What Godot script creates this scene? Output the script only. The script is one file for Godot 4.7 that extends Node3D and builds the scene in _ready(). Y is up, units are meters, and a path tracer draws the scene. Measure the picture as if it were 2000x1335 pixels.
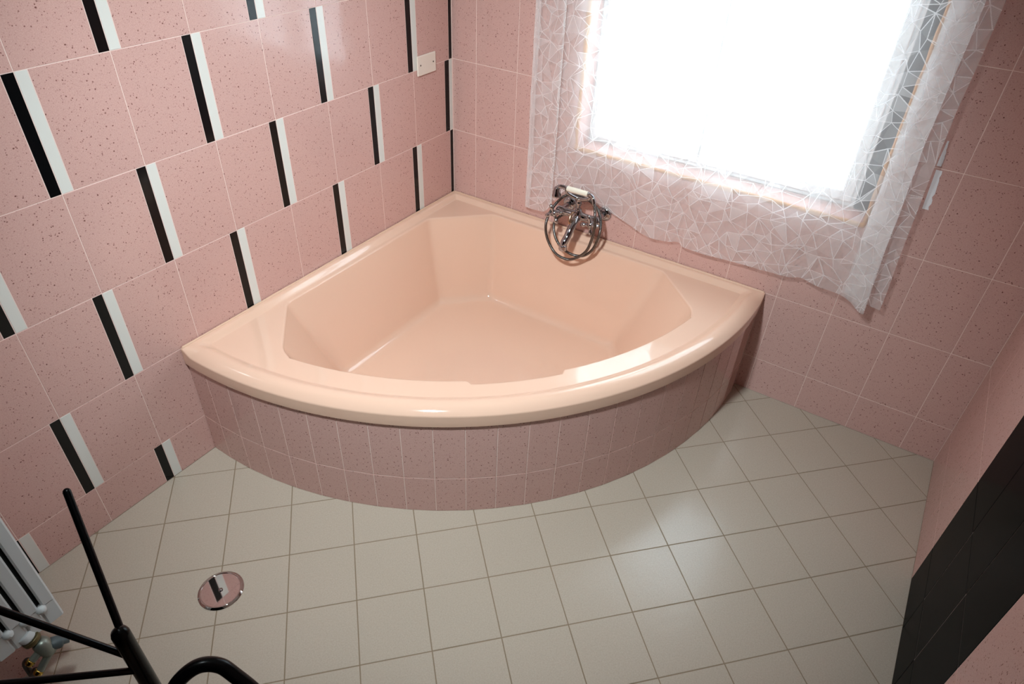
extends Node3D
# Pink bathroom corner. x runs along the window wall, z along the black-and-white striped wall, y up; the tub's corner is the origin.

const ROOM_W := 2.2454
const ROOM_D := 2.9
const ROOM_H := 2.6
const H0 := 0.162          # height of the cut bottom course
const ROW := 0.3004        # height of one tile course
const GAP := 0.0021        # grout joint
const ARC_C := 0.072       # centre (x and z) of the tub's front arc
const LIP_R := 1.412
const APRON_R := 1.404
const WIN := [0.615, 1.715, 0.825, 1.95]   # window opening: x0, x1, y0, y1

var rng := RandomNumberGenerator.new()
var M := {}
var mesh_cache := {}
var counts := {}

# ------------------------------------------------------------------ helpers
func numbered(called: String, parent: Node) -> String:
	var key := str(parent.get_instance_id()) + called
	counts[key] = counts.get(key, -1) + 1
	return called if counts[key] == 0 else "%s_%03d" % [called, counts[key]]

func obj(called: String, mesh: Mesh, mat: Material, parent: Node = self, xf := Transform3D.IDENTITY) -> MeshInstance3D:
	var o := MeshInstance3D.new()
	o.name = numbered(called, parent)
	o.mesh = mesh
	o.material_override = mat
	o.transform = xf
	o.cast_shadow = GeometryInstance3D.SHADOW_CASTING_SETTING_ON
	parent.add_child(o, true)
	return o

func thing(called: String, label: String, category: String, at := Vector3.ZERO, group := "") -> Node3D:
	var o := Node3D.new()
	o.name = numbered(called, self)
	o.position = at
	add_child(o, true)
	return tag(o, label, category, group)

func tag(o: Node3D, label: String, category: String, group := "") -> Node3D:
	o.set_meta("label", label)
	o.set_meta("category", category)
	if group != "":
		o.set_meta("group", group)
	return o

func struct(called: String, mesh: Mesh, mat: Material, label: String, category: String) -> MeshInstance3D:
	var o := obj(called, mesh, mat)
	o.set_meta("kind", "structure")
	tag(o, label, category)
	return o

func tri(st: SurfaceTool, a: Vector3, b: Vector3, c: Vector3, n: Vector3, uv := []) -> void:
	var flip := (b - a).cross(c - a).dot(n) > 0.0
	var order := [0, 2, 1] if flip else [0, 1, 2]
	var p := [a, b, c]
	for k in order:
		st.set_normal(n)
		if uv.size() == 3:
			st.set_uv(uv[k])
		st.add_vertex(p[k])

func quad(st: SurfaceTool, a: Vector3, b: Vector3, c: Vector3, d: Vector3, n: Vector3, uv := []) -> void:
	tri(st, a, b, c, n, [uv[0], uv[1], uv[2]] if uv.size() == 4 else [])
	tri(st, a, c, d, n, [uv[0], uv[2], uv[3]] if uv.size() == 4 else [])

func new_st() -> SurfaceTool:
	var st := SurfaceTool.new()
	st.begin(Mesh.PRIMITIVE_TRIANGLES)
	return st

func bev_box(size: Vector3, b := 0.002) -> ArrayMesh:
	var key := "box%s_%s" % [size, b]
	if mesh_cache.has(key):
		return mesh_cache[key]
	var h := size / 2.0
	var st := new_st()
	var P := func(s: Vector3, axis: int) -> Vector3:
		var v := Vector3(s.x * (h.x - b), s.y * (h.y - b), s.z * (h.z - b))
		v[axis] = s[axis] * h[axis]
		return v
	for ax in 3:
		var u := (ax + 1) % 3
		var w := (ax + 2) % 3
		for s in [-1.0, 1.0]:
			var c := []
			for k in [[-1, -1], [1, -1], [1, 1], [-1, 1]]:
				var sg := Vector3.ZERO
				sg[ax] = s; sg[u] = k[0]; sg[w] = k[1]
				c.append(P.call(sg, ax))
			var n := Vector3.ZERO
			n[ax] = s
			quad(st, c[0], c[1], c[2], c[3], n)
		for su in [-1.0, 1.0]:
			for sw in [-1.0, 1.0]:
				var s0 := Vector3.ZERO
				s0[ax] = -1; s0[u] = su; s0[w] = sw
				var s1 := s0
				s1[ax] = 1
				var n2 := Vector3.ZERO
				n2[u] = su; n2[w] = sw
				quad(st, P.call(s0, u), P.call(s1, u), P.call(s1, w), P.call(s0, w), n2.normalized())
	for sx in [-1.0, 1.0]:
		for sy in [-1.0, 1.0]:
			for sz in [-1.0, 1.0]:
				var s3 := Vector3(sx, sy, sz)
				tri(st, P.call(s3, 0), P.call(s3, 1), P.call(s3, 2), s3.normalized())
	mesh_cache[key] = st.commit()
	return mesh_cache[key]

func box_at(lo: Vector3, hi: Vector3, b := 0.002) -> Array:
	return [bev_box(hi - lo, b), Transform3D(Basis.IDENTITY, (lo + hi) / 2.0)]

func join(list: Array) -> ArrayMesh:
	var st := new_st()
	for e in list:
		st.append_from(e[0], 0, e[1] if e.size() > 1 else Transform3D.IDENTITY)
	return st.commit()

# A flat tile cut to any outline: front face at z = 0 with chamfered edges, body behind it.
func poly_tile(poly: PackedVector2Array, depth: float, ch: float, off := Vector2.ZERO, scale := 0.6) -> ArrayMesh:
	var n := poly.size()
	var area := 0.0
	for i in n:
		area += poly[i].cross(poly[(i + 1) % n])
	if area < 0.0:
		poly.reverse()
	var inner := PackedVector2Array()
	for i in n:
		var p := poly[i]
		var d0 := (p - poly[(i + n - 1) % n]).normalized()
		var d1 := (poly[(i + 1) % n] - p).normalized()
		var n0 := Vector2(-d0.y, d0.x)
		var n1 := Vector2(-d1.y, d1.x)
		var m := n0 + n1
		var k := m.length_squared()
		inner.append(p + m * (2.0 * ch / maxf(k, 0.7)))
	var st := new_st()
	var idx := Geometry2D.triangulate_polygon(inner)
	for t in range(0, idx.size(), 3):
		var a := inner[idx[t]]; var b := inner[idx[t + 1]]; var c := inner[idx[t + 2]]
		tri(st, Vector3(a.x, a.y, 0), Vector3(b.x, b.y, 0), Vector3(c.x, c.y, 0), Vector3.BACK, [a / scale + off, b / scale + off, c / scale + off])
	for i in n:
		var j := (i + 1) % n
		var o0 := poly[i]; var o1 := poly[j]; var i0 := inner[i]; var i1 := inner[j]
		var d := (o1 - o0).normalized()
		var out := Vector3(d.y, -d.x, 0)
		var uv := [i0 / scale + off, i1 / scale + off, o1 / scale + off, o0 / scale + off]
		quad(st, Vector3(i0.x, i0.y, 0), Vector3(i1.x, i1.y, 0), Vector3(o1.x, o1.y, -ch), Vector3(o0.x, o0.y, -ch), (out + Vector3.BACK).normalized(), uv)
		quad(st, Vector3(o0.x, o0.y, -ch), Vector3(o1.x, o1.y, -ch), Vector3(o1.x, o1.y, -depth), Vector3(o0.x, o0.y, -depth), out, uv)
	return st.commit()

func rect_poly(x0: float, y0: float, x1: float, y1: float) -> PackedVector2Array:
	return PackedVector2Array([Vector2(x0, y0), Vector2(x1, y0), Vector2(x1, y1), Vector2(x0, y1)])

# rectangular tile, shared between tiles of one size and variant
func rect_tile(w: float, h: float, variant: int) -> ArrayMesh:
	var key := "tile%d_%d_%d" % [roundi(w * 10000), roundi(h * 10000), variant]
	if not mesh_cache.has(key):
		mesh_cache[key] = poly_tile(rect_poly(-w / 2, -h / 2, w / 2, h / 2), 0.007, 0.0006, Vector2(variant * 0.371, variant * 0.613))
	return mesh_cache[key]

# Smooth surface through a grid of points (rows of equal length).
func grid_mesh(rows: Array, close_u := true, close_v := false, uv_scale := Vector2.ZERO) -> ArrayMesh:
	var nv := rows.size()
	var nu: int = rows[0].size()
	var pos := PackedVector3Array()
	var uvs := PackedVector2Array()
	for r in nv:
		var row: PackedVector3Array = rows[r]
		pos.append_array(row)
		for c in nu:
			uvs.append(Vector2(float(c) / nu, float(r) / nv) * (uv_scale if uv_scale != Vector2.ZERO else Vector2.ONE))
	var nor := PackedVector3Array()
	nor.resize(pos.size())
	var idx := PackedInt32Array()
	for r in (nv if close_v else nv - 1):
		for c in (nu if close_u else nu - 1):
			var a := r * nu + c
			var b := r * nu + (c + 1) % nu
			var d := ((r + 1) % nv) * nu + c
			var e := ((r + 1) % nv) * nu + (c + 1) % nu
			for t in [[a, b, e], [a, e, d]]:
				var fn := (pos[t[2]] - pos[t[0]]).cross(pos[t[1]] - pos[t[0]])
				if fn.length_squared() > 1e-18:
					idx.append(t[0]); idx.append(t[1]); idx.append(t[2])
					for k in t:
						nor[k] += fn
	for k in nor.size():
		nor[k] = nor[k].normalized() if nor[k].length_squared() > 1e-20 else Vector3.UP
	var arr := []
	arr.resize(Mesh.ARRAY_MAX)
	arr[Mesh.ARRAY_VERTEX] = pos
	arr[Mesh.ARRAY_NORMAL] = nor
	arr[Mesh.ARRAY_TEX_UV] = uvs
	arr[Mesh.ARRAY_INDEX] = idx
	var m := ArrayMesh.new()
	m.add_surface_from_arrays(Mesh.PRIMITIVE_TRIANGLES, arr)
	return m

func lathe(profile: Array, seg := 32, xf := Transform3D.IDENTITY) -> ArrayMesh:
	var rows := []
	for p in profile:
		var row := PackedVector3Array()
		for k in seg:
			var a := TAU * k / seg
			row.append(xf * Vector3(cos(a) * p[0], p[1], sin(a) * p[0]))
		rows.append(row)
	return grid_mesh(rows)

func smooth_path(pts: Array, per := 8, closed := false) -> PackedVector3Array:
	var out := PackedVector3Array()
	var n := pts.size()
	for i in (n if closed else n - 1):
		var p0: Vector3 = pts[(i + n - 1) % n] if closed else pts[maxi(i - 1, 0)]
		var p1: Vector3 = pts[i]
		var p2: Vector3 = pts[(i + 1) % n]
		var p3: Vector3 = pts[(i + 2) % n] if closed else pts[mini(i + 2, n - 1)]
		for k in per:
			out.append(p1.cubic_interpolate(p2, p0, p3, float(k) / per))
	if not closed:
		out.append(pts[n - 1])
	return out

# Tube along a path; radius may be one number or one per point.
func tube(path: PackedVector3Array, radius, sides := 14, round_ends := true) -> ArrayMesh:
	var rows := []
	var t := (path[1] - path[0]).normalized()
	var u := t.cross(Vector3.UP if absf(t.y) < 0.9 else Vector3.RIGHT).normalized()
	var n := path.size()
	for i in n:
		var t2 := (path[mini(i + 1, n - 1)] - path[maxi(i - 1, 0)]).normalized()
		u = (u - t2 * u.dot(t2)).normalized()
		var w := t2.cross(u)
		var r: float = radius[i] if radius is Array else radius
		var ring := func(c: Vector3, rr: float) -> PackedVector3Array:
			var row := PackedVector3Array()
			for k in sides:
				var a := TAU * k / sides
				row.append(c + (u * cos(a) + w * sin(a)) * rr)
			return row
		if i == 0:
			if round_ends:
				for q in [[0.02, 1.0], [0.5, 0.87], [0.87, 0.5]]:
					rows.append(ring.call(path[0] - t2 * r * q[1], r * q[0]))
			else:
				rows.append(ring.call(path[0], r * 0.02))
				rows.append(ring.call(path[0], r * 0.98))
		rows.append(ring.call(path[i], r))
		if i == n - 1:
			if round_ends:
				for q in [[0.87, 0.5], [0.5, 0.87], [0.02, 1.0]]:
					rows.append(ring.call(path[i] + t2 * r * q[1], r * q[0]))
			else:
				rows.append(ring.call(path[i], r * 0.98))
				rows.append(ring.call(path[i], r * 0.02))
	return grid_mesh(rows)

func rod(a: Vector3, b: Vector3, r: float, sides := 14, round_ends := true) -> ArrayMesh:
	return tube(PackedVector3Array([a, a.lerp(b, 0.02), a.lerp(b, 0.98), b]), r, sides, round_ends)

func turn_to(dir: Vector3, at: Vector3) -> Transform3D:      # y axis of a lathe turned to dir
	var y := dir.normalized()
	var x := y.cross(Vector3(0.31, 0.77, 0.55)).normalized()
	return Transform3D(Basis(x, y, x.cross(y)), at)

# ------------------------------------------------------------------ textures and materials
func std(c: Color, rough: float, metal := 0.0, spec := 0.5) -> StandardMaterial3D:
	var m := StandardMaterial3D.new()
	m.albedo_color = c
	m.roughness = rough
	m.metallic = metal
	m.metallic_specular = spec
	return m

func speckle_texture(side: int, base: Color, grain: float, dots: Array) -> ImageTexture:
	var noise := FastNoiseLite.new()
	noise.seed = 5
	noise.frequency = 0.16
	var data := PackedByteArray()
	data.resize(side * side * 3)
	var rr := RandomNumberGenerator.new()
	rr.seed = 77
	var at := 0
	var b := [base.r * 255.0, base.g * 255.0, base.b * 255.0]
	for y in side:
		for x in side:
			var g := (rr.randf() - 0.5) * grain + noise.get_noise_2d(x, y) * grain * 0.9
			data[at] = clampi(int(b[0] + g), 0, 255)
			data[at + 1] = clampi(int(b[1] + g * 1.15), 0, 255)
			data[at + 2] = clampi(int(b[2] + g * 1.1), 0, 255)
			at += 3
	for d in dots:          # [count, smallest radius, largest radius, colour, least strength, most strength]
		for k in d[0]:
			var r: float = lerpf(d[1], d[2], pow(rr.randf(), 2.0))
			var cx := rr.randf() * side
			var cy := rr.randf() * side
			var strength: float = lerpf(d[4], d[5], rr.randf())
			var q := rr.randf_range(0.75, 1.3)
			for yy in range(int(cy - r - 1), int(cy + r + 2)):
				for xx in range(int(cx - r - 1), int(cx + r + 2)):
					var dist := Vector2((xx - cx) * q, yy - cy).length()
					var k2: float = clampf(r + 0.5 - dist, 0, 1) * strength
					if k2 > 0:
						var o := (posmod(yy, side) * side + posmod(xx, side)) * 3
						data[o] = int(lerpf(data[o], d[3].r * 255, k2))
						data[o + 1] = int(lerpf(data[o + 1], d[3].g * 255, k2))
						data[o + 2] = int(lerpf(data[o + 2], d[3].b * 255, k2))
	var im := Image.create_from_data(side, side, false, Image.FORMAT_RGB8, data)
	return ImageTexture.create_from_image(im)

func wave_normal(freq: float, strength: float, sd: int) -> NoiseTexture2D:
	var f := FastNoiseLite.new()
	f.seed = sd
	f.frequency = freq
	var t := NoiseTexture2D.new()
	t.width = 256
	t.height = 256
	t.seamless = true
	t.noise = f
	t.as_normal_map = true
	t.bump_strength = strength
	return t

# Sheer voile: shards of different density with bright woven lines between them. The colour is white; the weave's density is the alpha.
func voile_texture() -> ImageTexture:
	var side := 1536
	var rr := RandomNumberGenerator.new()
	rr.seed = 41
	var alpha := PackedByteArray()
	alpha.resize(side * side)
	alpha.fill(70)
	var cells := 23
	var pts := PackedVector2Array()
	for j in cells:
		for i in cells:
			pts.append(Vector2(i + rr.randf_range(0.02, 0.98), j + rr.randf_range(0.02, 0.98)) / cells)
	var all := PackedVector2Array()
	for p in pts:
		for dy in [-1, 0, 1]:
			for dx in [-1, 0, 1]:
				var q := p + Vector2(dx, dy)
				if q.x > -0.2 and q.x < 1.2 and q.y > -0.2 and q.y < 1.2:
					all.append(q)
	var tris := Geometry2D.triangulate_delaunay(all)
	var edges := {}
	for t in range(0, tris.size(), 3):
		var a := all[tris[t]] * side
		var b := all[tris[t + 1]] * side
		var c := all[tris[t + 2]] * side
		var mid := (a + b + c) / 3.0
		var hs := absi(hash(Vector2i(posmod(roundi(mid.x), side), posmod(roundi(mid.y), side))))
		var kind := hs % 10
		var value: int = [76, 90, 100, 68, 82, 114, 132, 92, 78, 0][kind]
		var y0 := clampi(int(minf(a.y, minf(b.y, c.y))), 0, side)
		var y1 := clampi(int(maxf(a.y, maxf(b.y, c.y))) + 1, 0, side)
		for y in range(y0, y1):
			var xs := []
			for e in [[a, b], [b, c], [c, a]]:
				var p: Vector2 = e[0]
				var q: Vector2 = e[1]
				if (p.y <= y) != (q.y <= y):
					xs.append(p.x + (y - p.y) / (q.y - p.y) * (q.x - p.x))
			if xs.size() == 2:
				for x in range(clampi(int(minf(xs[0], xs[1])), 0, side), clampi(int(maxf(xs[0], xs[1])) + 1, 0, side)):
					alpha[y * side + x] = value if kind != 9 else (165 if (x + 2 * y) % 10 < 4 else 78)
		for e in [[tris[t], tris[t + 1]], [tris[t + 1], tris[t + 2]], [tris[t + 2], tris[t]]]:
			edges[Vector2i(mini(e[0], e[1]), maxi(e[0], e[1]))] = true
	for e in edges:
		var p: Vector2 = all[e.x] * side
		var q: Vector2 = all[e.y] * side
		var m2 := (p + q) / 2.0
		var h2 := absi(hash(Vector2i(posmod(roundi(m2.x), side), posmod(roundi(m2.y), side))))
		if h2 % 100 < 22:
			continue
		var half := 1.3 + (h2 % 7) * 0.14
		var steps := int(p.distance_to(q) / 1.2) + 1
		for s in steps + 1:
			var o := p.lerp(q, float(s) / steps)
			for yy in range(int(ceil(o.y - half)), int(floor(o.y + half)) + 1):
				if yy < 0 or yy >= side:
					continue
				for xx in range(maxi(int(ceil(o.x - half)), 0), mini(int(floor(o.x + half)) + 1, side)):
					alpha[yy * side + xx] = 205
	var data := PackedByteArray()
	data.resize(side * side * 2)
	data.fill(255)
	for k in side * side:
		data[k * 2 + 1] = alpha[k]
	var im := Image.create_from_data(side, side, false, Image.FORMAT_LA8, data)
	im.convert(Image.FORMAT_RGBA8)
	return ImageTexture.create_from_image(im)

func make_materials() -> void:
	var pink := StandardMaterial3D.new()
	pink.albedo_texture = speckle_texture(1024, Color8(208, 167, 158), 12.0, [[3400, 1.1, 2.3, Color8(158, 112, 104), 0.25, 0.6], [1050, 1.5, 3.3, Color8(112, 70, 64), 0.5, 0.95]])
	pink.roughness = 0.1
	pink.metallic_specular = 0.5
	pink.normal_enabled = true
	pink.normal_texture = wave_normal(0.02, 1.2, 3)
	pink.normal_scale = 0.12
	M.pink = pink
	M.pink_satin = pink.duplicate()
	M.pink_satin.roughness = 0.2
	M.pink_satin.metallic_specular = 0.2
	M.black_tile = std(Color8(12, 12, 13), 0.1, 0.0, 0.4)
	M.black_band = std(Color8(9, 10, 10), 0.2, 0.0, 0.06)
	M.white_tile = std(Color8(222, 221, 214), 0.15)
	M.wall_grout = std(Color8(236, 210, 200), 0.85)
	var fl := StandardMaterial3D.new()
	fl.albedo_texture = speckle_texture(512, Color8(186, 173, 157), 7.0, [[500, 0.6, 1.3, Color8(165, 155, 142), 0.2, 0.5]])
	fl.roughness = 0.19
	fl.normal_enabled = true
	fl.normal_texture = wave_normal(0.05, 2.0, 9)
	fl.normal_scale = 0.06
	M.floor_tile = fl
	M.floor_grout = std(Color8(140, 122, 100), 0.9)
	M.tub = std(Color8(234, 195, 171), 0.06, 0.0, 0.65)
	M.sealant = std(Color8(222, 184, 158), 0.5)
	M.dirty_sealant = std(Color8(196, 140, 84), 0.7)
	M.chrome = std(Color8(176, 178, 182), 0.06, 1.0)
	M.steel = std(Color8(206, 200, 198), 0.03, 1.0)
	M.porcelain = std(Color8(240, 232, 214), 0.2)
	M.bronze = std(Color8(196, 164, 138), 0.25, 1.0)
	M.hose = std(Color8(112, 110, 108), 0.22, 1.0)
	M.plate = std(Color8(236, 222, 208), 0.35)
	M.screw = std(Color8(90, 74, 62), 0.5, 0.6)
	M.frame = std(Color8(238, 238, 236), 0.35)
	M.dark_strip = std(Color8(44, 38, 36), 0.5)
	M.plaster = std(Color8(232, 230, 224), 0.9)
	M.patch_white = std(Color8(240, 238, 240), 0.6)
	M.black_metal = std(Color8(8, 9, 10), 0.25, 0.0, 0.3)
	M.radiator = std(Color8(214, 217, 216), 0.3)
	M.slot_shade_black = std(Color8(20, 22, 22), 0.8)  # near-black, stands in for the shade inside the radiator slots
	M.valve_body = std(Color8(150, 156, 146), 0.4, 0.7)
	M.valve_collar = std(Color8(120, 108, 76), 0.4, 0.8)
	M.valve_cap = std(Color8(82, 92, 94), 0.45)
	M.brass = std(Color8(214, 178, 88), 0.2, 1.0)
	M.pipe = std(Color8(70, 56, 48), 0.5, 0.5)
	var glass := std(Color(0.95, 0.98, 1.0, 0.06), 0.0)
	glass.transparency = BaseMaterial3D.TRANSPARENCY_ALPHA
	M.glass = glass
	var v := StandardMaterial3D.new()
	v.albedo_texture = voile_texture()
	v.transparency = BaseMaterial3D.TRANSPARENCY_ALPHA
	v.cull_mode = BaseMaterial3D.CULL_DISABLED
	v.roughness = 0.8
	v.metallic_specular = 0.2
	v.backlight_enabled = true
	v.backlight = Color(0.9, 0.9, 0.9)
	M.voile = v
	M.lamp_glass = std(Color8(250, 246, 236), 0.4)
	M.lamp_glass.emission_enabled = true
	M.lamp_glass.emission = Color8(216, 239, 251)
	M.lamp_glass.emission_energy_multiplier = 2.0

# ------------------------------------------------------------------ the room
func in_window(poly: PackedVector2Array) -> Array:
	var hole := rect_poly(WIN[0], WIN[2], WIN[1], WIN[3])
	return Geometry2D.clip_polygons(poly, hole)

# rows of (y0, y1) for all courses up to the ceiling
func courses() -> Array:
	var out := [[0.0, H0]]
	var y := H0
	while y < ROOM_H - 0.001:
		out.append([y, minf(y + ROW, ROOM_H)])
		y += ROW
	return out

func wall_left() -> void:
	var basis := Basis(Vector3(0, 0, -1), Vector3.UP, Vector3.RIGHT)      # tile x -> -z, front -> +x
	var w := struct("wall_left", bev_box(Vector3(0.15, ROOM_H, ROOM_D + 0.3), 0.0), M.wall_grout, "pink tiled wall with staggered black and white strips left of the tub", "wall")
	w.position = Vector3(-0.0758, ROOM_H / 2, ROOM_D / 2)
	var q := 0.2315
	var z0 := 0.2535
	var b := 0.03
	var rows := courses()
	for r in rows.size():
		var y0: float = rows[r][0]
		var y1: float = rows[r][1]
		var spans := []                                     # [name, z0, z1]
		for n in range(-1, 17):
			var z := z0 + n * q
			var strip := posmod(n, 2) == r % 2
			var next_strip := posmod(n + 1, 2) == r % 2
			if strip:
				spans.append(["black_strip", z, z + b])
				spans.append(["white_strip", z - b, z])
			elif n == -1:
				spans.append(["black_strip", z - 0.021, z + 0.0])
			var a := z + (b if strip else 0.0)
			var e := z + q - (b if next_strip else 0.0)
			spans.append(["tile", a, e])
		for s in spans:
			var a2: float = maxf(s[1], 0.001)
			var e2: float = minf(s[2], ROOM_D)
			if e2 - a2 < 0.004:
				continue
			var wd := e2 - a2 - GAP
			var ht := y1 - y0 - GAP
			var mesh := rect_tile(wd, ht, rng.randi() % 6 if s[0] == "tile" else 0)
			var mat: Material = M.pink if s[0] == "tile" else (M.black_tile if s[0] == "black_strip" else M.white_tile)
			obj(s[0], mesh, mat, w, Transform3D(basis, Vector3(rng.randf_range(-0.0003, 0.0003), (y0 + y1) / 2, (a2 + e2) / 2) - w.position))

func wall_back() -> void:
	var t := 0.28
	var parts := []
	for s in [[-0.15, 0.0, ROOM_W + 0.15, WIN[2]], [-0.15, WIN[3], ROOM_W + 0.15, ROOM_H], [-0.15, WIN[2], WIN[0], WIN[3]], [WIN[1], WIN[2], ROOM_W + 0.15, WIN[3]]]:
		parts.append(box_at(Vector3(s[0], s[1], -t), Vector3(s[2], s[3], -0.0008), 0.0))
	var w := struct("wall_back", join(parts), M.wall_grout, "speckled pink tiled wall with the window behind the tub", "wall")
	var cols := [0.0, 0.1232]
	while cols[-1] < ROOM_W - 0.001:
		cols.append(minf(cols[-1] + 0.2, ROOM_W))
	for r in courses():
		for c in cols.size() - 1:
			var p := rect_poly(cols[c] + GAP / 2, r[0] + GAP / 2, cols[c + 1] - GAP / 2, r[1] - GAP / 2)
			if p[1].x - p[0].x < 0.01:
				continue
			var vr := rng.randi() % 6
			for piece in in_window(p):
				var at := Transform3D(Basis.IDENTITY, Vector3(0, 0, rng.randf_range(-0.0003, 0.0003)))
				var whole: bool = piece.size() == 4 and absf(piece[0].x - piece[2].x) > p[1].x - p[0].x - 0.001 and absf(piece[0].y - piece[2].y) > p[2].y - p[1].y - 0.001
				if whole:
					at.origin += Vector3((p[0].x + p[1].x) / 2, (p[0].y + p[2].y) / 2, 0)
					obj("tile", rect_tile(p[1].x - p[0].x, p[2].y - p[1].y, vr), M.pink, w, at)
				else:
					obj("tile", poly_tile(piece, 0.007, 0.0006, Vector2(vr * 0.371, vr * 0.613)), M.pink, w, at)
	# window reveal lined with cut tiles, and the ochre bead along its raw edges
	var depth := 0.10
	obj("reveal_tile", join([box_at(Vector3(WIN[0], WIN[2], -depth), Vector3(WIN[0] + 0.006, WIN[3], -0.001), 0.0008)]), M.pink, w)
	obj("reveal_tile", join([box_at(Vector3(WIN[1] - 0.006, WIN[2], -depth), Vector3(WIN[1], WIN[3], -0.001), 0.0008)]), M.pink, w)
	obj("reveal_tile", join([box_at(Vector3(WIN[0] + 0.006, WIN[3] - 0.006, -depth), Vector3(WIN[1] - 0.006, WIN[3], -0.001), 0.0008)]), M.pink, w)
	for k in 6:
		var xa: float = lerpf(WIN[0] + 0.007, WIN[1] - 0.007, k / 6.0)
		var xb: float = lerpf(WIN[0] + 0.007, WIN[1] - 0.007, (k + 1) / 6.0) - GAP
		obj("sill_tile", join([box_at(Vector3(xa, WIN[2], -depth), Vector3(xb, WIN[2] + 0.006, -0.004), 0.0008)]), M.pink, w)
	for e in [[Vector3(WIN[0], WIN[2], 0), Vector3(WIN[0], WIN[3], 0)], [Vector3(WIN[0], WIN[2], 0), Vector3(WIN[1], WIN[2], 0)], [Vector3(WIN[1], WIN[2], 0), Vector3(WIN[1], WIN[3], 0)]]:
		var pts := []
		var rad := []
		for k in 25:
			pts.append(e[0].lerp(e[1], k / 24.0) + Vector3(rng.randf_range(-0.002, 0.002), rng.randf_range(-0.002, 0.002), 0))
			rad.append(rng.randf_range(0.005, 0.010))
		obj("sealant", tube(PackedVector3Array(pts), rad, 10), M.dirty_sealant, w)
	# thin ragged white patches on two tiles beside the curtain, broken at the joint
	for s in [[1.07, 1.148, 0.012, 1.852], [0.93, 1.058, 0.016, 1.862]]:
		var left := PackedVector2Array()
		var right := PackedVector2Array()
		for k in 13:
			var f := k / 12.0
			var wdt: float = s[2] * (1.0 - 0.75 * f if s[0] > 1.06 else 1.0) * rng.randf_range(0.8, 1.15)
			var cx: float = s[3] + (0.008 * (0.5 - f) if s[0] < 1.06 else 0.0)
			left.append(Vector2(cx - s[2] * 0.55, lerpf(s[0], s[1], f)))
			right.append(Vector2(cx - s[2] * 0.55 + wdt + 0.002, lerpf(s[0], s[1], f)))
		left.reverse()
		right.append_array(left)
		obj("white_patch", poly_tile(right, 0.0009, 0.0001), M.patch_white, w, Transform3D(Basis.IDENTITY, Vector3(0, 0, 0.0008)))

func wall_right() -> void:
	var basis := Basis(Vector3(0, 0, 1), Vector3.UP, Vector3.LEFT)
	var w := struct("wall_right", bev_box(Vector3(0.15, ROOM_H, ROOM_D + 0.3), 0.0), M.wall_grout, "pink tiled wall with a wide band of black tiles at the right", "wall")
	w.position = Vector3(ROOM_W + 0.0758, ROOM_H / 2, ROOM_D / 2)
	var cols := [0.0, 0.2, 0.4, 0.604, 0.81, 1.02, 1.23]
	while cols[-1] < ROOM_D - 0.001:
		cols.append(minf(cols[-1] + 0.2, ROOM_D))
	for r in courses():
		for c in cols.size() - 1:
			var wd: float = cols[c + 1] - cols[c] - GAP
			if wd < 0.01:
				continue
			var black := c >= 3 and c <= 5
			var at := Vector3(ROOM_W + rng.randf_range(-0.0003, 0.0003), (r[0] + r[1]) / 2, (cols[c] + cols[c + 1]) / 2)
			obj("black_tile" if black else "tile", rect_tile(wd, r[1] - r[0] - GAP, 0 if black else rng.randi() % 6), M.black_band if black else M.pink_satin, w, Transform3D(basis, at - w.position))

func pier() -> void:
	var x1 := 0.28
	var z0 := 2.24
	var w := struct("wall_pier", bev_box(Vector3(x1 - 0.0012, ROOM_H, 0.66), 0.0), M.wall_grout, "shallow pink tiled pier behind the white radiator", "wall")
	w.position = Vector3((x1 - 0.0012) / 2, ROOM_H / 2, z0 + 0.33 + 0.0012)
	var basis := Basis(Vector3(0, 0, -1), Vector3.UP, Vector3.RIGHT)
	for r in courses():
		for c in 4:
			var a := z0 + 0.2 * c
			var e := minf(a + 0.2, ROOM_D)
			obj("tile", rect_tile(e - a - GAP, r[1] - r[0] - GAP, rng.randi() % 6), M.pink, w, Transform3D(basis, Vector3(x1, (r[0] + r[1]) / 2, (a + e) / 2) - w.position))
		obj("tile", rect_tile(x1 - GAP, r[1] - r[0] - GAP, rng.randi() % 6), M.pink, w, Transform3D(Basis(Vector3(-1, 0, 0), Vector3.UP, Vector3.FORWARD), Vector3(x1 / 2, (r[0] + r[1]) / 2, z0) - w.position))

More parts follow.
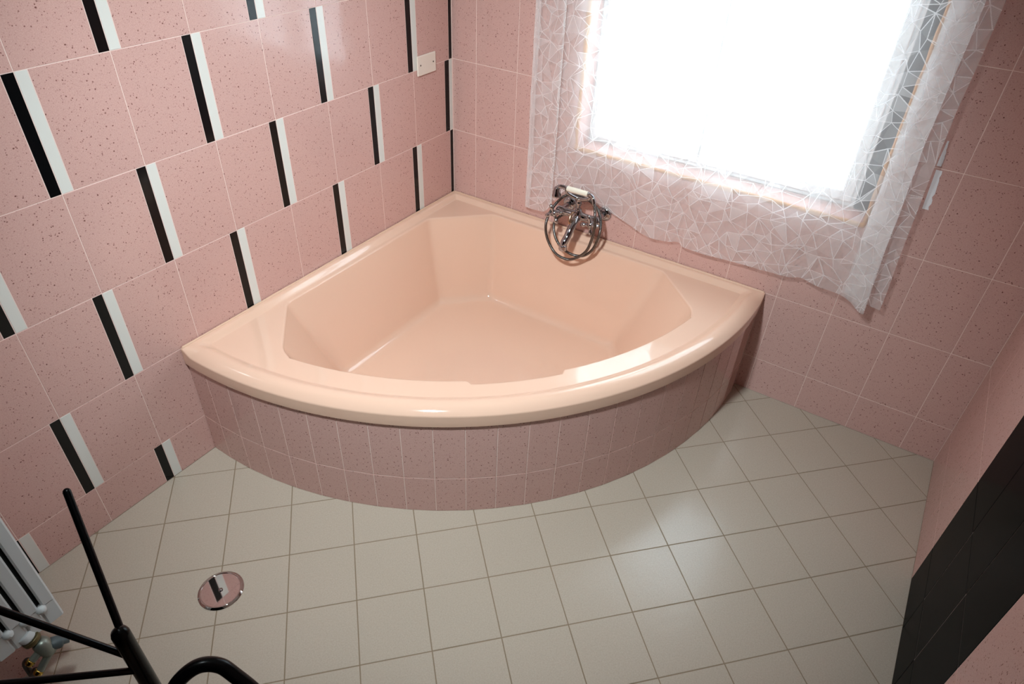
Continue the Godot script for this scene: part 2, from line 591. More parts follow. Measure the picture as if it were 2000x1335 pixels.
func floor_and_ceiling() -> void:
	var f := struct("floor", bev_box(Vector3(ROOM_W + 0.3, 0.2, ROOM_D + 0.3), 0.0), M.floor_grout, "floor of square grey-beige tiles laid diagonally", "floor")
	f.position = Vector3(ROOM_W / 2, -0.1010, ROOM_D / 2)
	# outline of the free floor, in (x, -z) so that a tile's front faces up
	var free := rect_poly(0.0, -ROOM_D, ROOM_W, 0.0)
	var tubp := PackedVector2Array([Vector2(-0.1, 0.1), Vector2(-0.1, -1.46)])
	for k in 49:
		var a := deg_to_rad(93.0 - 96.0 * k / 48.0)
		tubp.append(Vector2(ARC_C + (APRON_R - 0.012) * cos(a), -(ARC_C + (APRON_R - 0.012) * sin(a))))
	tubp.append(Vector2(1.46, 0.1))
	free = Geometry2D.clip_polygons(free, tubp)[0]
	var cut := Geometry2D.clip_polygons(free, rect_poly(-0.1, -3.3, 0.27, -2.25))
	for p in cut:
		if not Geometry2D.is_polygon_clockwise(p) or cut.size() == 1:
			free = p
	var s := 0.1997
	var ang := -0.7931
	var org := Vector2(1.5498, 0.6454)
	var ex := Vector2(cos(ang), sin(ang)) * s
	var ez := Vector2(-sin(ang), cos(ang)) * s
	var turn := Basis(Vector3(1, 0, 0), Vector3(0, 0, -1), Vector3(0, 1, 0))
	var g := GAP * 1.4 / s / 2.0
	for j in range(-12, 22):
		for i in range(-22, 14):
			var poly := PackedVector2Array()
			var c := org + ex * (i + 0.5) + ez * (j + 0.5)
			if c.x < -0.2 or c.x > ROOM_W + 0.2 or c.y < -0.2 or c.y > ROOM_D + 0.2:
				continue
			for k in [[g, g], [1 - g, g], [1 - g, 1 - g], [g, 1 - g]]:
				var p: Vector2 = org + ex * (i + k[0]) + ez * (j + k[1])
				poly.append(Vector2(p.x, -p.y))
			for piece in Geometry2D.intersect_polygons(poly, free):
				var area := 0.0
				for k in piece.size():
					area += piece[k].cross(piece[(k + 1) % piece.size()])
				if absf(area) < 0.0006:
					continue
				var local := PackedVector2Array()
				for p in piece:
					local.append(p - Vector2(c.x, -c.y))
				var key := ""
				var mesh: ArrayMesh
				var vr := absi(i * 3 + j * 5) % 5
				if piece.size() == 4 and absf(absf(area) / 2.0 - pow(s * (1 - 2 * g), 2)) < 1e-5:
					key = "floor%d" % vr
					if not mesh_cache.has(key):
						mesh_cache[key] = poly_tile(local, 0.008, 0.0007, Vector2(vr * 0.37, vr * 0.21), 0.5)
					mesh = mesh_cache[key]
				else:
					mesh = poly_tile(local, 0.008, 0.0007, Vector2(vr * 0.37, vr * 0.21), 0.5)
				obj("tile", mesh, M.floor_tile, f, Transform3D(turn, Vector3(c.x, rng.randf_range(-0.0003, 0.0003), c.y) - f.position))
	var ce := struct("ceiling", bev_box(Vector3(ROOM_W + 0.3, 0.15, ROOM_D + 0.3), 0.0), M.plaster, "plain white plaster ceiling above the bathroom", "ceiling")
	ce.position = Vector3(ROOM_W / 2, ROOM_H + 0.075, ROOM_D / 2)
	var fr := struct("wall_front", bev_box(Vector3(ROOM_W + 0.3, ROOM_H, 0.15), 0.0), M.black_band, "dark wall opposite the window", "wall")
	fr.position = Vector3(ROOM_W / 2, ROOM_H / 2, ROOM_D + 0.075)

func window() -> void:
	var root := Node3D.new()
	root.name = "window_1"
	add_child(root)
	root.set_meta("kind", "structure")
	tag(root, "bright white-framed window with two sashes behind the sheer curtain", "window")
	var zf := -0.115
	var zb := -0.165
	var x0: float = WIN[0]
	var x1: float = WIN[1] - 0.055
	var y0: float = WIN[2] + 0.003
	var y1: float = WIN[3]
	obj("outer_frame", join([box_at(Vector3(x0, y0, zb), Vector3(x0 + 0.02, y1, zf)), box_at(Vector3(x1 - 0.012, y0, zb), Vector3(x1, y1, zf)), box_at(Vector3(x0 + 0.02, y0, zb), Vector3(x1 - 0.012, y0 + 0.016, zf)), box_at(Vector3(x0 + 0.02, y1 - 0.03, zb), Vector3(x1 - 0.012, y1, zf))]), M.frame, root)
	var mid := 1.083
	for s in [[x0 + 0.022, mid - 0.001], [mid + 0.001, x1 - 0.014]]:
		var a: float = s[0]
		var b: float = s[1]
		var ya := y0 + 0.018
		var yb := y1 - 0.032
		var w := 0.038
		var sash := obj("sash", join([box_at(Vector3(a, ya, zb + 0.005), Vector3(a + w, yb, zf + 0.012), 0.004), box_at(Vector3(b - w, ya, zb + 0.005), Vector3(b, yb, zf + 0.012), 0.004), box_at(Vector3(a + w, ya, zb + 0.005), Vector3(b - w, ya + w, zf + 0.012), 0.004), box_at(Vector3(a + w, yb - w, zb + 0.005), Vector3(b - w, yb, zf + 0.012), 0.004)]), M.frame, root)
		obj("pane", join([box_at(Vector3(a + w - 0.004, ya + w - 0.004, -0.142), Vector3(b - w + 0.004, yb - w + 0.004, -0.138), 0.0)]), M.glass, sash)
	obj("dark_strip", join([box_at(Vector3(x1, y0, zb), Vector3(WIN[1] - 0.006, y1, zf + 0.004), 0.004)]), M.dark_strip, root)  # added dark upright strip between the right sash and the reveal

# ------------------------------------------------------------------ the tub
func fillet(poly: Array, radii: Array, steps := 6) -> PackedVector2Array:
	var out := PackedVector2Array()
	var n := poly.size()
	for i in n:
		var p: Vector2 = poly[i]
		var a: Vector2 = poly[(i + n - 1) % n] - p
		var b: Vector2 = poly[(i + 1) % n] - p
		var r: float = radii[i]
		if r <= 0.0:
			out.append(p)
			continue
		var d := minf(r, minf(a.length(), b.length()) * 0.45)
		var s := p + a.normalized() * d
		var e := p + b.normalized() * d
		for k in steps + 1:
			var t := float(k) / steps
			out.append(s.lerp(p, t).lerp(p.lerp(e, t), t))
	return out

func arc_point(r: float, deg: float) -> Vector2:
	return Vector2(ARC_C + r * cos(deg_to_rad(deg)), ARC_C + r * sin(deg_to_rad(deg)))

func reach(poly: PackedVector2Array, c: Vector2, dir: Vector2) -> float:
	var best := 0.0
	var n := poly.size()
	for i in n:
		var a := poly[i] - c
		var e := poly[(i + 1) % n] - poly[i]
		var den := dir.cross(e)
		if absf(den) < 1e-12:
			continue
		var t := a.cross(e) / den
		var u := a.cross(dir) / den
		if t > 0.0 and u >= -1e-6 and u <= 1.000001:
			best = maxf(best, t)
	return best

func tub_outline(wall: float, r: float, fil: float) -> PackedVector2Array:
	var pts := [Vector2(wall, wall)]
	var rad := [fil]
	var lo := rad_to_deg(asin((wall - ARC_C) / r))
	for k in 61:
		pts.append(arc_point(r, lerpf(lo, 90.0 - lo, k / 60.0)))
		rad.append(0.0)
	return fillet(pts, rad)

func basin_outline(side: float, ch0: float, ch1: float, end0: float, end1: float, r: float, notch: float, fil: float) -> PackedVector2Array:
	var pts := [Vector2(side, ch0), Vector2(ch0, side), Vector2(end0, side), Vector2(end1, ch1)]
	var rad := [fil, fil, fil * 1.3, fil * 2.0]
	var start := rad_to_deg(atan2(ch1 + 0.03 - ARC_C, end1 + 0.012 - ARC_C)) + 1.0
	for k in 201:
		var d := lerpf(start, 90.0 - start, k / 200.0)
		var rr := r
		if notch > 0.0:
			var e := absf(d - 44.8)
			rr = r + notch * clampf((7.2 - e) / 0.35, 0.0, 1.0)
		pts.append(arc_point(rr, d))
		rad.append(0.0)
	pts.append(Vector2(ch1, end1))
	rad.append(fil * 2.0)
	pts.append(Vector2(side, end0))
	rad.append(fil * 1.3)
	return fillet(pts, rad)

func bathtub() -> void:
	var t := thing("corner_bathtub", "peach acrylic corner bathtub with a curved front rim", "bathtub")
	var c := Vector2(0.62, 0.62)
	var O := tub_outline(0.003, LIP_R, 0.0)
	var Mo := tub_outline(0.040, LIP_R - 0.083, 0.012)
	var I := basin_outline(0.060, 0.266, 0.248, 1.086, 1.279, 1.247, 0.018, 0.016)
	var Wl := basin_outline(0.142, 0.310, 0.345, 0.965, 1.115, 1.150, 0.0, 0.022)
	var F := basin_outline(0.172, 0.330, 0.36, 0.935, 1.085, 1.120, 0.0, 0.03)
	var angles := []
	for k in 900:
		angles.append(TAU * k / 900.0 - PI)
	for p in [Vector2(0.003, 0.003), O[1], O[61], O[60]]:
		angles.append((p - c).angle())
	angles.sort()
	# each ring: list of [outline, shift along the ray, weight], height
	var rings := []
	rings.append([O, -0.03, O, 0.0, 0.0, 0.400])
	rings.append([O, -0.003, O, 0.0, 0.0, 0.400])
	rings.append([O, 0.0, O, 0.0, 0.0, 0.403])
	# rim profile: share of the way from the edge to the deck, height on the curved front, height along the walls
	for p in [[0.0, 0.425, 0.430], [0.0, 0.4405, 0.458], [0.003, 0.4430, 0.4605], [0.010, 0.4450, 0.4632], [0.03, 0.4475, 0.4665], [0.12, 0.4542, 0.4675], [0.22, 0.4600, 0.4675], [0.32, 0.4640, 0.4675], [0.42, 0.4664, 0.4675], [0.50, 0.4674, 0.4673], [0.56, 0.4675, 0.4664], [0.62, 0.4670, 0.4646], [0.70, 0.4645, 0.4606], [0.85, 0.4560, 0.4540], [0.95, 0.4505, 0.4500], [1.0, 0.4488, 0.4486]]:
		rings.append([O, 0.0, Mo, 0.0, p[0], p[1], p[2]])
	rings.append([Mo, -0.003, Mo, 0.0, 0.0, 0.4480])
	rings.append([Mo, -0.006, I, 0.009, 0.5, 0.4478])
	rings.append([I, 0.0085, I, 0.0, 0.0, 0.4477])
	rings.append([I, 0.006, I, 0.0, 0.0, 0.4474])
	rings.append([I, 0.003, I, 0.0, 0.0, 0.4462])
	rings.append([I, 0.001, I, 0.0, 0.0, 0.4444])
	rings.append([I, -0.0005, I, 0.0, 0.0, 0.4405])
	rings.append([I, -0.002, I, 0.0, 0.0, 0.4350])
	for k in range(1, 9):
		var f := k / 8.0
		rings.append([I, -0.002, Wl, 0.0, f, lerpf(0.435, 0.092, f)])
	for k in range(1, 8):
		var a := PI / 2 * k / 7.0
		rings.append([Wl, 0.0, F, 0.0, 0.25 * sin(a) + 0.75 * (1.0 - cos(a)), 0.092 - 0.032 * sin(a)])
	rings.append([F, -0.02, F, 0.0, 0.0, 0.0592])
	var rows := []
	for g in rings:
		var row := PackedVector3Array()
		for a in angles:
			var d := Vector2(cos(a), sin(a))
			var r0: float = reach(g[0], c, d) + g[1]
			if g[4] > 0.0:
				r0 = lerpf(r0, reach(g[2], c, d) + g[3], g[4])
			var y: float = g[5]
			if g.size() > 6:
				var edge := c + d * reach(O, c, d)
				y = lerpf(g[6], g[5], smoothstep(0.004, 0.05, minf(edge.x, edge.y)))
			row.append(Vector3(c.x + d.x * r0, y, c.y + d.y * r0))
		rows.append(row)
	for f in [0.75, 0.45, 0.2, 0.0]:
		var row := PackedVector3Array()
		for k in angles.size():
			var p: Vector3 = rows[rings.size() - 1][k]
			row.append(Vector3(lerpf(c.x, p.x, f), 0.0592 - 0.004 * (1.0 - f), lerpf(c.y, p.z, f)))
		rows.append(row)
	obj("basin", grid_mesh(rows), M.tub, t)
	var bead := func(a: Vector3, b: Vector3) -> void:
		var pts := []
		var rad := []
		for k in 41:
			pts.append(a.lerp(b, k / 40.0))
			rad.append(rng.randf_range(0.0042, 0.0056))
		obj("sealant", tube(PackedVector3Array(pts), rad, 10), M.sealant, t)
	bead.call(Vector3(0.0062, 0.4670, 0.008), Vector3(0.0062, 0.4670, 1.474))
	bead.call(Vector3(0.008, 0.4670, 0.0062), Vector3(1.474, 0.4670, 0.0062))

func apron() -> void:
	var t := thing("tub_apron", "curved pink tiled apron under the peach bathtub rim", "apron")
	var rows := []
	for y in [0.0, 0.2, 0.3985]:
		var row := PackedVector3Array()
		for k in 65:
			var p := arc_point(APRON_R - 0.0012, lerpf(-2.9, 92.9, k / 64.0))
			row.append(Vector3(p.x, y, p.y))
		rows.append(row)
	obj("mortar_bed", grid_mesh(rows, false), M.wall_grout, t)
	var step := rad_to_deg(0.1 / APRON_R)
	var first := 56.67 - step * 15.0
	for r in [[0.0, H0], [H0, 0.400]]:
		var d := first
		while d < 93.0:
			var a := maxf(d, -2.88)
			var e := minf(d + step, 92.88)
			if e - a > 0.3:
				var p0 := arc_point(APRON_R, a)
				var p1 := arc_point(APRON_R, e)
				var mid := (p0 + p1) / 2.0
				var dir := (p0 - p1).normalized()                       # towards the window wall = to the right seen from the room
				var out := (mid - Vector2(ARC_C, ARC_C)).normalized()
				mid += out * 0.0002
				obj("tile", rect_tile(p0.distance_to(p1) - 0.003, r[1] - r[0] - 0.003, rng.randi() % 6), M.pink, t, Transform3D(Basis(Vector3(dir.x, 0, dir.y), Vector3.UP, Vector3(out.x, 0, out.y)), Vector3(mid.x, (r[0] + r[1]) / 2, mid.y)))
			d += step

# ------------------------------------------------------------------ tap and hand shower
func cross_handle(at: Vector3, spin: float) -> ArrayMesh:
	var list := [[lathe([[0.001, 0.0], [0.010, 0.0], [0.011, 0.012], [0.008, 0.016], [0.012, 0.022], [0.013, 0.03], [0.010, 0.036], [0.001, 0.038]], 20, turn_to(Vector3.BACK, at))]]
	for k in 4:
		var a := spin + TAU * k / 4.0
		var d := Vector3(cos(a), sin(a), 0.12)
		var o := at + Vector3(0, 0, 0.027)
		list.append([tube(PackedVector3Array([o + d * 0.009, o + d * 0.018, o + d * 0.025, o + d * 0.031, o + d * 0.036]), [0.008, 0.006, 0.008, 0.0105, 0.0075], 12)])
	return join(list)

func tap() -> void:
	var t := thing("bath_mixer_tap", "chrome bath mixer tap with two cross handles on the window wall", "tap", Vector3(0.69, 0.585, 0.0))
	var o := t.position
	var loc := func(v: Vector3) -> Vector3: return v - o
	var yb := 0.585
	var zb := 0.085
	obj("body", join([[tube(PackedVector3Array([loc.call(Vector3(0.612, yb, zb)), loc.call(Vector3(0.645, yb, zb)), loc.call(Vector3(0.66, yb, zb)), loc.call(Vector3(0.70, yb, zb)), loc.call(Vector3(0.73, yb, zb)), loc.call(Vector3(0.745, yb, zb)), loc.call(Vector3(0.782, yb, zb))]), [0.019, 0.0165, 0.016, 0.023, 0.016, 0.0165, 0.019], 20)], [lathe([[0.001, -0.024], [0.014, -0.024], [0.019, -0.014], [0.021, 0.0], [0.019, 0.014], [0.013, 0.022], [0.012, 0.03], [0.001, 0.03]], 24, Transform3D(Basis.IDENTITY, loc.call(Vector3(0.70, yb, zb))))]]), M.chrome, t)
	for x in [0.615, 0.779]:
		obj("wall_flange", join([[lathe([[0.001, 0.0], [0.031, 0.0], [0.031, 0.004], [0.026, 0.011], [0.016, 0.015], [0.001, 0.015]], 28, turn_to(Vector3.BACK, loc.call(Vector3(x, yb, 0.001))))], [rod(loc.call(Vector3(x, yb, 0.01)), loc.call(Vector3(x, yb, zb)), 0.0115, 16)]]), M.chrome, t)
	obj("cross_handle", cross_handle(loc.call(Vector3(0.609, 0.583, zb + 0.014)), 0.45), M.chrome, t)
	obj("cross_handle", cross_handle(loc.call(Vector3(0.776, 0.583, zb + 0.014)), 0.2), M.chrome, t)
	obj("spout", join([[tube(smooth_path([loc.call(Vector3(0.70, 0.580, zb + 0.012)), loc.call(Vector3(0.702, 0.567, 0.125)), loc.call(Vector3(0.700, 0.545, 0.148)), loc.call(Vector3(0.698, 0.520, 0.166)), loc.call(Vector3(0.695, 0.503, 0.182)), loc.call(Vector3(0.694, 0.487, 0.187))], 5), 0.0155, 18, true)], [lathe([[0.001, -0.016], [0.016, -0.016], [0.018, -0.012], [0.018, 0.002], [0.0155, 0.009], [0.001, 0.009]], 20, Transform3D(Basis.IDENTITY, loc.call(Vector3(0.694, 0.486, 0.187))))]]), M.chrome, t)
	obj("diverter_lever", tube(PackedVector3Array([loc.call(Vector3(0.690, 0.606, 0.108)), loc.call(Vector3(0.688, 0.606, 0.118)), loc.call(Vector3(0.686, 0.598, 0.130)), loc.call(Vector3(0.688, 0.582, 0.138)), loc.call(Vector3(0.690, 0.572, 0.140))]), [0.004, 0.0055, 0.0065, 0.008, 0.007], 14), M.bronze, t)
	obj("riser", lathe([[0.001, 0.0], [0.012, 0.0], [0.012, 0.006], [0.009, 0.010], [0.009, 0.02], [0.0125, 0.024], [0.0125, 0.034], [0.010, 0.038], [0.010, 0.048], [0.013, 0.052], [0.001, 0.054]], 22, Transform3D(Basis.IDENTITY, loc.call(Vector3(0.698, 0.612, 0.09)))), M.chrome, t)
	obj("cradle", join([[tube(smooth_path([loc.call(Vector3(0.645, 0.693, 0.108)), loc.call(Vector3(0.650, 0.680, 0.105)), loc.call(Vector3(0.672, 0.668, 0.098)), loc.call(Vector3(0.698, 0.662, 0.092)), loc.call(Vector3(0.724, 0.668, 0.098)), loc.call(Vector3(0.748, 0.680, 0.105)), loc.call(Vector3(0.753, 0.690, 0.108))], 5), 0.0068, 12)]]), M.chrome, t)

func hand_shower() -> void:
	var t := thing("hand_shower", "hand shower with cream porcelain handle resting on the tap cradle", "shower head", Vector3(0.69, 0.70, 0.11))
	var o := t.position
	var loc := func(v: Vector3) -> Vector3: return v - o
	var a := Vector3(0.652, 0.703, 0.115)
	var b := Vector3(0.748, 0.704, 0.115)
	var d := (b - a).normalized()
	obj("handle", lathe([[0.001, 0.0], [0.0095, 0.0], [0.0108, 0.004], [0.0112, 0.048], [0.0105, 0.092], [0.009, 0.096], [0.001, 0.096]], 22, turn_to(d, loc.call(a))), M.porcelain, t)
	obj("head", join([[tube(smooth_path([loc.call(Vector3(0.654, 0.703, 0.115)), loc.call(Vector3(0.640, 0.704, 0.115)), loc.call(Vector3(0.622, 0.704, 0.117)), loc.call(Vector3(0.612, 0.697, 0.120)), loc.call(Vector3(0.610, 0.686, 0.122))], 5), 0.0085, 16)], [lathe([[0.001, 0.018], [0.009, 0.018], [0.013, 0.010], [0.0155, -0.006], [0.019, -0.018], [0.019, -0.023], [0.001, -0.023]], 24, Transform3D(Basis.IDENTITY, loc.call(Vector3(0.610, 0.683, 0.122))))], [lathe([[0.001, 0.0], [0.0105, 0.0], [0.0105, 0.006], [0.001, 0.006]], 20, turn_to(-d, loc.call(a + d * 0.001)))]]), M.chrome, t)
	obj("elbow", join([[tube(smooth_path([loc.call(b - d * 0.002), loc.call(Vector3(0.758, 0.704, 0.116)), loc.call(Vector3(0.770, 0.699, 0.119)), loc.call(Vector3(0.778, 0.688, 0.123)), loc.call(Vector3(0.783, 0.672, 0.126))], 5), 0.0078, 16)], [lathe([[0.001, 0.0], [0.0105, 0.0], [0.0105, 0.006], [0.001, 0.006]], 20, turn_to(d, loc.call(b - d * 0.002)))]]), M.chrome, t)
	var pts := []
	for p in [[0.784, 0.676, 0.127], [0.797, 0.640, 0.138], [0.803, 0.585, 0.142], [0.796, 0.525, 0.142], [0.776, 0.466, 0.142], [0.727, 0.417, 0.142], [0.682, 0.403, 0.142], [0.634, 0.417, 0.142], [0.594, 0.470, 0.142], [0.580, 0.530, 0.138], [0.585, 0.580, 0.118], [0.605, 0.626, 0.088], [0.635, 0.652, 0.066], [0.690, 0.656, 0.058], [0.740, 0.648, 0.062], [0.785, 0.630, 0.082], [0.813, 0.595, 0.108], [0.819, 0.545, 0.124], [0.800, 0.480, 0.126], [0.762, 0.437, 0.126], [0.712, 0.424, 0.126], [0.660, 0.438, 0.126], [0.622, 0.478, 0.124], [0.605, 0.530, 0.112], [0.622, 0.562, 0.085], [0.660, 0.572, 0.066], [0.690, 0.578, 0.066]]:
		pts.append(loc.call(Vector3(p[0], p[1], p[2])))
	# spiral-wound metal hose: fine rings along its length
	var path := smooth_path(pts, 44)
	var rad := []
	for k in path.size():
		rad.append(0.0062 if k % 4 < 2 else 0.0054)
	obj("hose", tube(path, rad, 12), M.hose, t)

# ------------------------------------------------------------------ smaller things
func small_things() -> void:
	var p := thing("blank_cover_plate", "white rectangular blank cover plate screwed to the striped wall", "wall plate", Vector3(0.0, 1.078, 0.176))
	obj("plate", join([box_at(Vector3(0.0008, -0.038, -0.058), Vector3(0.008, 0.038, 0.058), 0.0022)]), M.plate, p)
	for s in [[0.002, 0.040], [0.002, -0.040]]:
		obj("screw", lathe([[0.0001, 0.0014], [0.0022, 0.0012], [0.0033, 0.0004], [0.0034, -0.001], [0.0001, -0.001]], 16, turn_to(Vector3.RIGHT, Vector3(0.0082, s[0], s[1]))), M.screw, p)
	var d := thing("floor_drain", "round polished steel drain cover set in the floor tiles", "drain", Vector3(0.496, 0.0004, 1.842))
	obj("cover", lathe([[0.064, 0.0], [0.0655, 0.0006], [0.0655, 0.0012], [0.0650, 0.0018], [0.0595, 0.0052], [0.0585, 0.0056], [0.0575, 0.0054], [0.0562, 0.0043], [0.0557, 0.0041], [0.0552, 0.0040], [0.0549, 0.0040], [0.0546, 0.0040], [0.054, 0.0040], [0.03, 0.0040], [0.0002, 0.0040]], 72), M.steel, d)
	obj("screw", lathe([[0.006, 0.004], [0.0062, 0.0055], [0.005, 0.0072], [0.0028, 0.0082], [0.0002, 0.0084]], 24), M.chrome, d)

func radiator() -> void:
	var base := Vector3(0.4, 0.24, 2.168)
	var t := thing("radiator", "white column radiator with dark slots cropped at the lower left corner", "radiator", base)
	var pitch := 0.0385
	for k in 9:
		var z := pitch * k
		var sec := obj("section", join([box_at(Vector3(-0.012, 0.07, z), Vector3(0.0, 0.60, z + 0.0295), 0.004), box_at(Vector3(-0.085, 0.02, z + 0.011), Vector3(-0.010, 0.60, z + 0.0185), 0.002), box_at(Vector3(-0.09, 0.07, z + 0.002), Vector3(-0.082, 0.60, z + 0.0275), 0.002), box_at(Vector3(-0.014, 0.0, z), Vector3(-0.002, 0.0745, z + 0.0380), 0.004)]), M.radiator, t)
		obj("hub", lathe([[0.001, 0.0], [0.012, 0.0], [0.012, 0.005], [0.010, 0.011], [0.005, 0.0145], [0.001, 0.015]], 20, turn_to(Vector3.RIGHT, Vector3(-0.006, 0.066, z + 0.034))), M.radiator, sec)
		obj("waterway", rod(Vector3(-0.047, 0.045, z), Vector3(-0.047, 0.045, z + pitch), 0.019, 18, false), M.radiator, sec)
	obj("slot_shade", join([box_at(Vector3(-0.020, 0.07, 0.012), Vector3(-0.018, 0.6, pitch * 9 - 0.01), 0.0)]), M.slot_shade_black, t)  # added dark sheet that paints the deep shade between the front plates
	var bc := Vector3(0.012, 0.008, 0.0)
	var v := obj("valve", join([[lathe([[0.001, -0.024], [0.014, -0.024], [0.019, -0.014], [0.020, 0.0], [0.019, 0.014], [0.015, 0.026], [0.001, 0.026]], 24, turn_to(Vector3(0.25, -0.7, -0.1), bc))], [rod(bc, bc + Vector3(0.0, -0.014, 0.034), 0.009, 16)], [rod(bc + Vector3(0.01, -0.02, 0), bc + Vector3(0.012, -0.048, 0.034), 0.009, 16)]]), M.valve_body, t, Transform3D(Basis.IDENTITY, Vector3(0.40, 0.20, 2.24) - base))
	v.set_meta("label", "dull metal valve with brass caps")
	var nut := Vector3(-0.012, 0.064, 0.018)
	obj("union_nut", lathe([[0.001, 0.0], [0.017, 0.0], [0.0185, 0.004], [0.0185, 0.018], [0.016, 0.022], [0.001, 0.022]], 12, turn_to(Vector3(0.3, -0.8, -0.25), nut)), M.radiator, v)
	obj("collar", lathe([[0.001, 0.0], [0.020, 0.0], [0.021, 0.003], [0.021, 0.011], [0.018, 0.014], [0.001, 0.014]], 24, turn_to(Vector3(0.3, -0.8, -0.25), nut + Vector3(0.3, -0.8, -0.25) * 0.024)), M.valve_collar, v)
	obj("cap_knob", lathe([[0.001, -0.004], [0.013, -0.004], [0.0165, 0.0], [0.0165, 0.018], [0.014, 0.022], [0.010, 0.024], [0.010, 0.036], [0.001, 0.037]], 12, turn_to(Vector3(0.3, -0.35, -0.9), bc + Vector3(0.004, -0.006, -0.014))), M.valve_cap, v)
	for s in [[bc + Vector3(0.0, -0.014, 0.034), Vector3(-0.04, -0.4, 0.9)], [bc + Vector3(0.012, -0.048, 0.034), Vector3(-0.04, -0.4, 0.9)]]:
		obj("brass_cap", lathe([[0.001, 0.0], [0.0105, 0.0], [0.0115, 0.003], [0.0115, 0.009], [0.008, 0.014], [0.001, 0.015]], 6, turn_to(s[1], s[0])), M.brass, v)
		obj("pipe", tube(smooth_path([s[0] + Vector3(-0.01, 0.0, 0.006), s[0] + Vector3(-0.03, -0.03, 0.012), s[0] + Vector3(-0.04, -0.08, 0.014), Vector3(s[0].x - 0.042, -0.2, s[0].z + 0.014)], 6), 0.007, 14), M.pipe, v)

func stand() -> void:
	var top := Vector3(1.086, 0.927, 2.229)
	var t := thing("towel_stand", "black tubular metal stand with thin arms cropped at the bottom edge", "stand", Vector3(top.x, 0.0, top.z))
	var o := t.position
	obj("post", rod(Vector3(0, 0.02, 0), Vector3(0, top.y, 0), 0.0125, 20), M.black_metal, t)
	for e in [[Vector3(1.085, 0.925, 2.227), Vector3(0.941, 1.073, 2.168), 0.0055], [Vector3(1.086, 0.866, 2.231), Vector3(0.968, 1.000, 2.312), 0.0052], [Vector3(1.088, 0.838, 2.236), Vector3(1.00, 0.922, 2.37), 0.0052]]:
		obj("arm", rod(e[0] - o, e[1] - o, e[2], 14), M.black_metal, t)
	var hp := []
	for p in [[1.148, 0.018, 2.300], [1.150, 0.60, 2.272], [1.158, 0.780, 2.246], [1.163, 0.838, 2.230], [1.168, 0.862, 2.212], [1.178, 0.871, 2.188], [1.195, 0.864, 2.170], [1.215, 0.845, 2.162], [1.26, 0.78, 2.150], [1.32, 0.60, 2.135], [1.40, 0.018, 2.10]]:
		hp.append(Vector3(p[0], p[1], p[2]) - o)
	obj("bent_tube", tube(smooth_path(hp, 8), 0.0108, 18), M.black_metal, t)
	obj("foot_ring", tube(smooth_path([Vector3(0, 0.012, 0), Vector3(0.064, 0.012, 0.07), Vector3(0.2, 0.012, 0.09), Vector3(0.312, 0.012, -0.13), Vector3(0.18, 0.012, -0.2), Vector3(0.04, 0.012, -0.1), Vector3(0, 0.012, 0)], 8), 0.011, 14), M.black_metal, t)

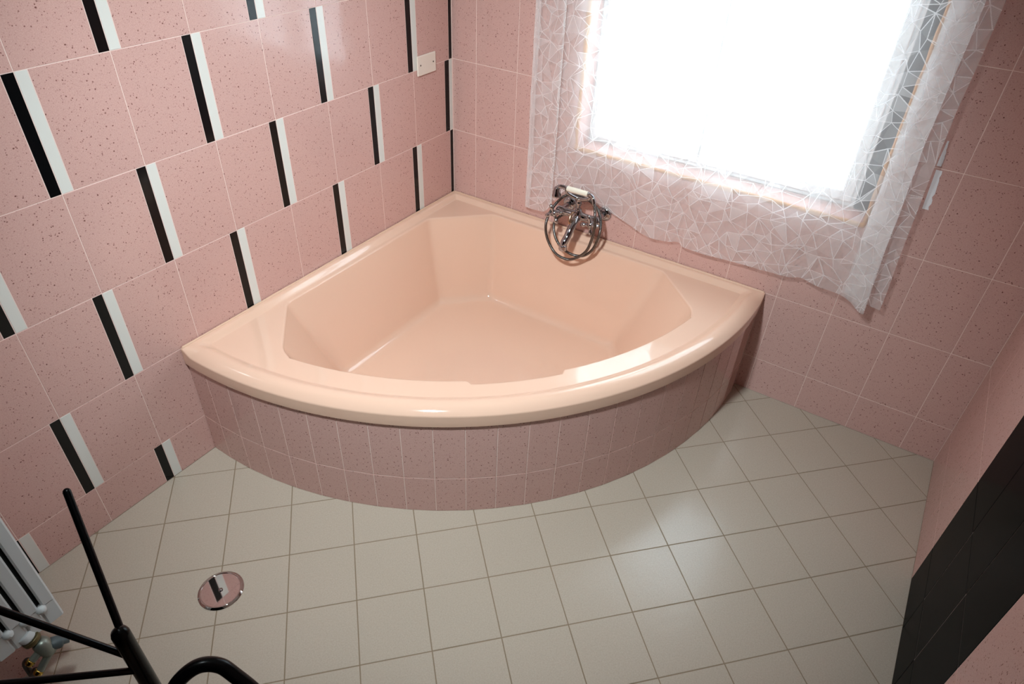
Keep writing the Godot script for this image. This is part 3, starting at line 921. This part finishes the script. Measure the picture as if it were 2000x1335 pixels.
func curtain() -> void:
	var t := thing("curtain_rod", "slim white curtain rod above the window", "curtain rod", Vector3(1.14, 1.99, 0.05))
	obj("rod", rod(Vector3(-0.80, 0, 0), Vector3(0.80, 0, 0), 0.008, 16), M.frame, t)
	for x in [-0.78, 0.78]:
		obj("bracket", join([box_at(Vector3(x - 0.008, -0.02, -0.0495), Vector3(x + 0.008, 0.02, -0.044), 0.001), [rod(Vector3(x, 0, -0.046), Vector3(x, 0, 0), 0.005, 12)]]), M.frame, t)
	# plan of the cloth: x, distance from the wall at the hem, hem height
	var plan := [
		[0.413, 0.032, 0.520], [0.440, 0.040, 0.522], [0.480, 0.042, 0.526], [0.515, 0.046, 0.532], [0.540, 0.052, 0.560], [0.549, 0.046, 0.572], [0.538, 0.036, 0.566], [0.534, 0.028, 0.564], [0.555, 0.024, 0.590],
		[0.600, 0.024, 0.622], [0.660, 0.027, 0.628], [0.72, 0.024, 0.628], [0.79, 0.026, 0.618], [0.86, 0.030, 0.596], [0.93, 0.036, 0.578], [1.00, 0.042, 0.562], [1.07, 0.034, 0.564], [1.115, 0.030, 0.574], [1.15, 0.040, 0.564], [1.25, 0.044, 0.566],
		[1.33, 0.040, 0.570], [1.42, 0.044, 0.574], [1.50, 0.050, 0.582], [1.55, 0.046, 0.583], [1.585, 0.042, 0.592], [1.64, 0.054, 0.586], [1.70, 0.062, 0.588], [1.735, 0.066, 0.586], [1.765, 0.074, 0.578], [1.800, 0.088, 0.560], [1.818, 0.090, 0.556],
		[1.816, 0.082, 0.558], [1.785, 0.062, 0.565], [1.745, 0.046, 0.580], [1.735, 0.038, 0.584], [1.75, 0.031, 0.582], [1.79, 0.036, 0.575], [1.83, 0.048, 0.570], [1.864, 0.056, 0.568]]
	var pts := []
	for p in plan:
		pts.append(Vector3(p[0], p[2], p[1]))
	var line := smooth_path(pts, 5)
	var along := [0.0]
	for k in range(1, line.size()):
		along.append(along[-1] + Vector2(line[k].x - line[k - 1].x, line[k].z - line[k - 1].z).length())
	var ny := 60
	var pos := PackedVector3Array()
	var uvs := PackedVector2Array()
	var noise := FastNoiseLite.new()
	noise.seed = 12
	noise.frequency = 1.0
	for r in ny + 1:
		var f := float(r) / ny                            # 0 at the hem, 1 at the rod
		for k in line.size():
			var hem: Vector3 = line[k]
			var y := lerpf(hem.y, 1.998, f)
			var z := lerpf(hem.z, 0.05 + (hem.z - 0.05) * 0.45, f)
			z += noise.get_noise_2d(along[k] * 9.0, y * 2.5) * 0.006 + noise.get_noise_2d(along[k] * 26.0, y * 11.0 + 40.0) * 0.0022
			var x := hem.x + noise.get_noise_2d(y * 3.0, along[k] * 2.0 + 9.0) * 0.004 - 0.026 * minf(1.0, f * 2.5) * clampf((hem.x - 1.6) * 5.0, 0.0, 1.0)
			pos.append(Vector3(x, y, maxf(z, 0.014)))
			uvs.append(Vector2(along[k], -y) / 0.95)
	var w := line.size()
	var rows := []
	for r in ny + 1:
		rows.append(pos.slice(r * w, (r + 1) * w))
	var m := grid_mesh(rows, false)
	var arr := m.surface_get_arrays(0)
	arr[Mesh.ARRAY_TEX_UV] = uvs
	var cloth := ArrayMesh.new()
	cloth.add_surface_from_arrays(Mesh.PRIMITIVE_TRIANGLES, arr)
	var c := thing("sheer_curtain", "sheer white curtain woven with shard lines hanging before the window", "curtain")
	obj("cloth", cloth, M.voile, c)
	# doubled strip of cloth sewn along the left border
	var edge := []
	for r in ny + 1:
		var row := PackedVector3Array()
		for k in [0, 1, 2, 3, 4, 5]:
			row.append(rows[r][k] + Vector3(0, 0, 0.0012))
		edge.append(row)
	obj("side_hem", grid_mesh(edge, false), M.voile, c)

func ceiling_spot(at: Vector3, aim: Vector3) -> void:
	var t := thing("ceiling_spotlight", "adjustable ceiling spotlight with a wide reflector turned to the tub", "lamp", Vector3(at.x, ROOM_H, at.z))
	var d := (aim - at).normalized()
	var o := at - t.position
	obj("ceiling_rose", lathe([[0.001, 0.0], [0.05, 0.0], [0.05, -0.008], [0.03, -0.022], [0.006, -0.026], [0.001, -0.026]], 32), M.frame, t)
	obj("stem", rod(Vector3(0, -0.02, 0), o - d * 0.105, 0.007, 14), M.frame, t)
	var xf := turn_to(d, o)
	obj("reflector", lathe([[0.001, -0.112], [0.04, -0.108], [0.068, -0.085], [0.098, -0.022], [0.102, -0.020], [0.094, -0.024], [0.062, -0.078], [0.001, -0.092]], 32, xf), M.frame, t)
	obj("lamp_bulb", lathe([[0.001, -0.088], [0.045, -0.078], [0.070, -0.045], [0.066, -0.028], [0.038, -0.012], [0.001, -0.006]], 28, xf), M.lamp_glass, t)
	var l := SpotLight3D.new()
	l.name = "ceiling_spotlight_light"
	l.light_color = Color8(226, 240, 245)
	l.light_energy = 5.7
	l.light_size = 0.085
	l.spot_angle = 50.0  # cone narrowed and aimed to darken the corners as lens falloff would
	l.spot_angle_attenuation = 1.0
	l.spot_range = 12.0
	l.spot_attenuation = 2.0
	l.shadow_enabled = true
	l.transform = Transform3D(Basis.looking_at(d, Vector3.UP), o + d * 0.09)
	t.add_child(l)

func _ready() -> void:
	rng.seed = 20
	# ---- camera
	var cam := Camera3D.new()
	cam.name = "camera"
	cam.fov = 53.7997
	cam.near = 0.02
	cam.far = 100.0
	cam.transform = Transform3D(Basis(Vector3(0.83998123, 0.03693231, -0.54135713), Vector3(-0.35463646, 0.79247791, -0.49619727), Vector3(0.41068786, 0.60878137, 0.67876412)), Vector3(1.7921, 1.8496, 2.3703))
	add_child(cam)
	cam.current = true
	# ---- sky seen through the window: bright overcast, and the exposure
	var sky_mat := ProceduralSkyMaterial.new()
	sky_mat.sky_top_color = Color(0.86, 0.935, 0.98)
	sky_mat.sky_horizon_color = Color(0.865, 0.94, 0.98)
	sky_mat.ground_horizon_color = Color(0.865, 0.94, 0.98)
	sky_mat.ground_bottom_color = Color(0.84, 0.915, 0.955)
	sky_mat.sun_angle_max = 0.0
	var sky := Sky.new()
	sky.sky_material = sky_mat
	var env := Environment.new()
	env.background_mode = Environment.BG_SKY
	env.sky = sky
	env.background_energy_multiplier = 7.8
	env.tonemap_mode = Environment.TONE_MAPPER_LINEAR
	env.tonemap_exposure = 1.0
	env.sdfgi_enabled = true
	env.ssao_enabled = true
	env.ssil_enabled = true
	var we := WorldEnvironment.new()
	we.name = "world_environment"
	we.environment = env
	add_child(we)
	# ---- the place
	make_materials()
	floor_and_ceiling()
	wall_left()
	wall_back()
	wall_right()
	pier()
	window()
	bathtub()
	apron()
	ceiling_spot(Vector3(1.15, 2.35, 2.05), Vector3(0.6, 0.5, 0.7))
	curtain()
	radiator()
	tap()
	hand_shower()
	stand()
	small_things()
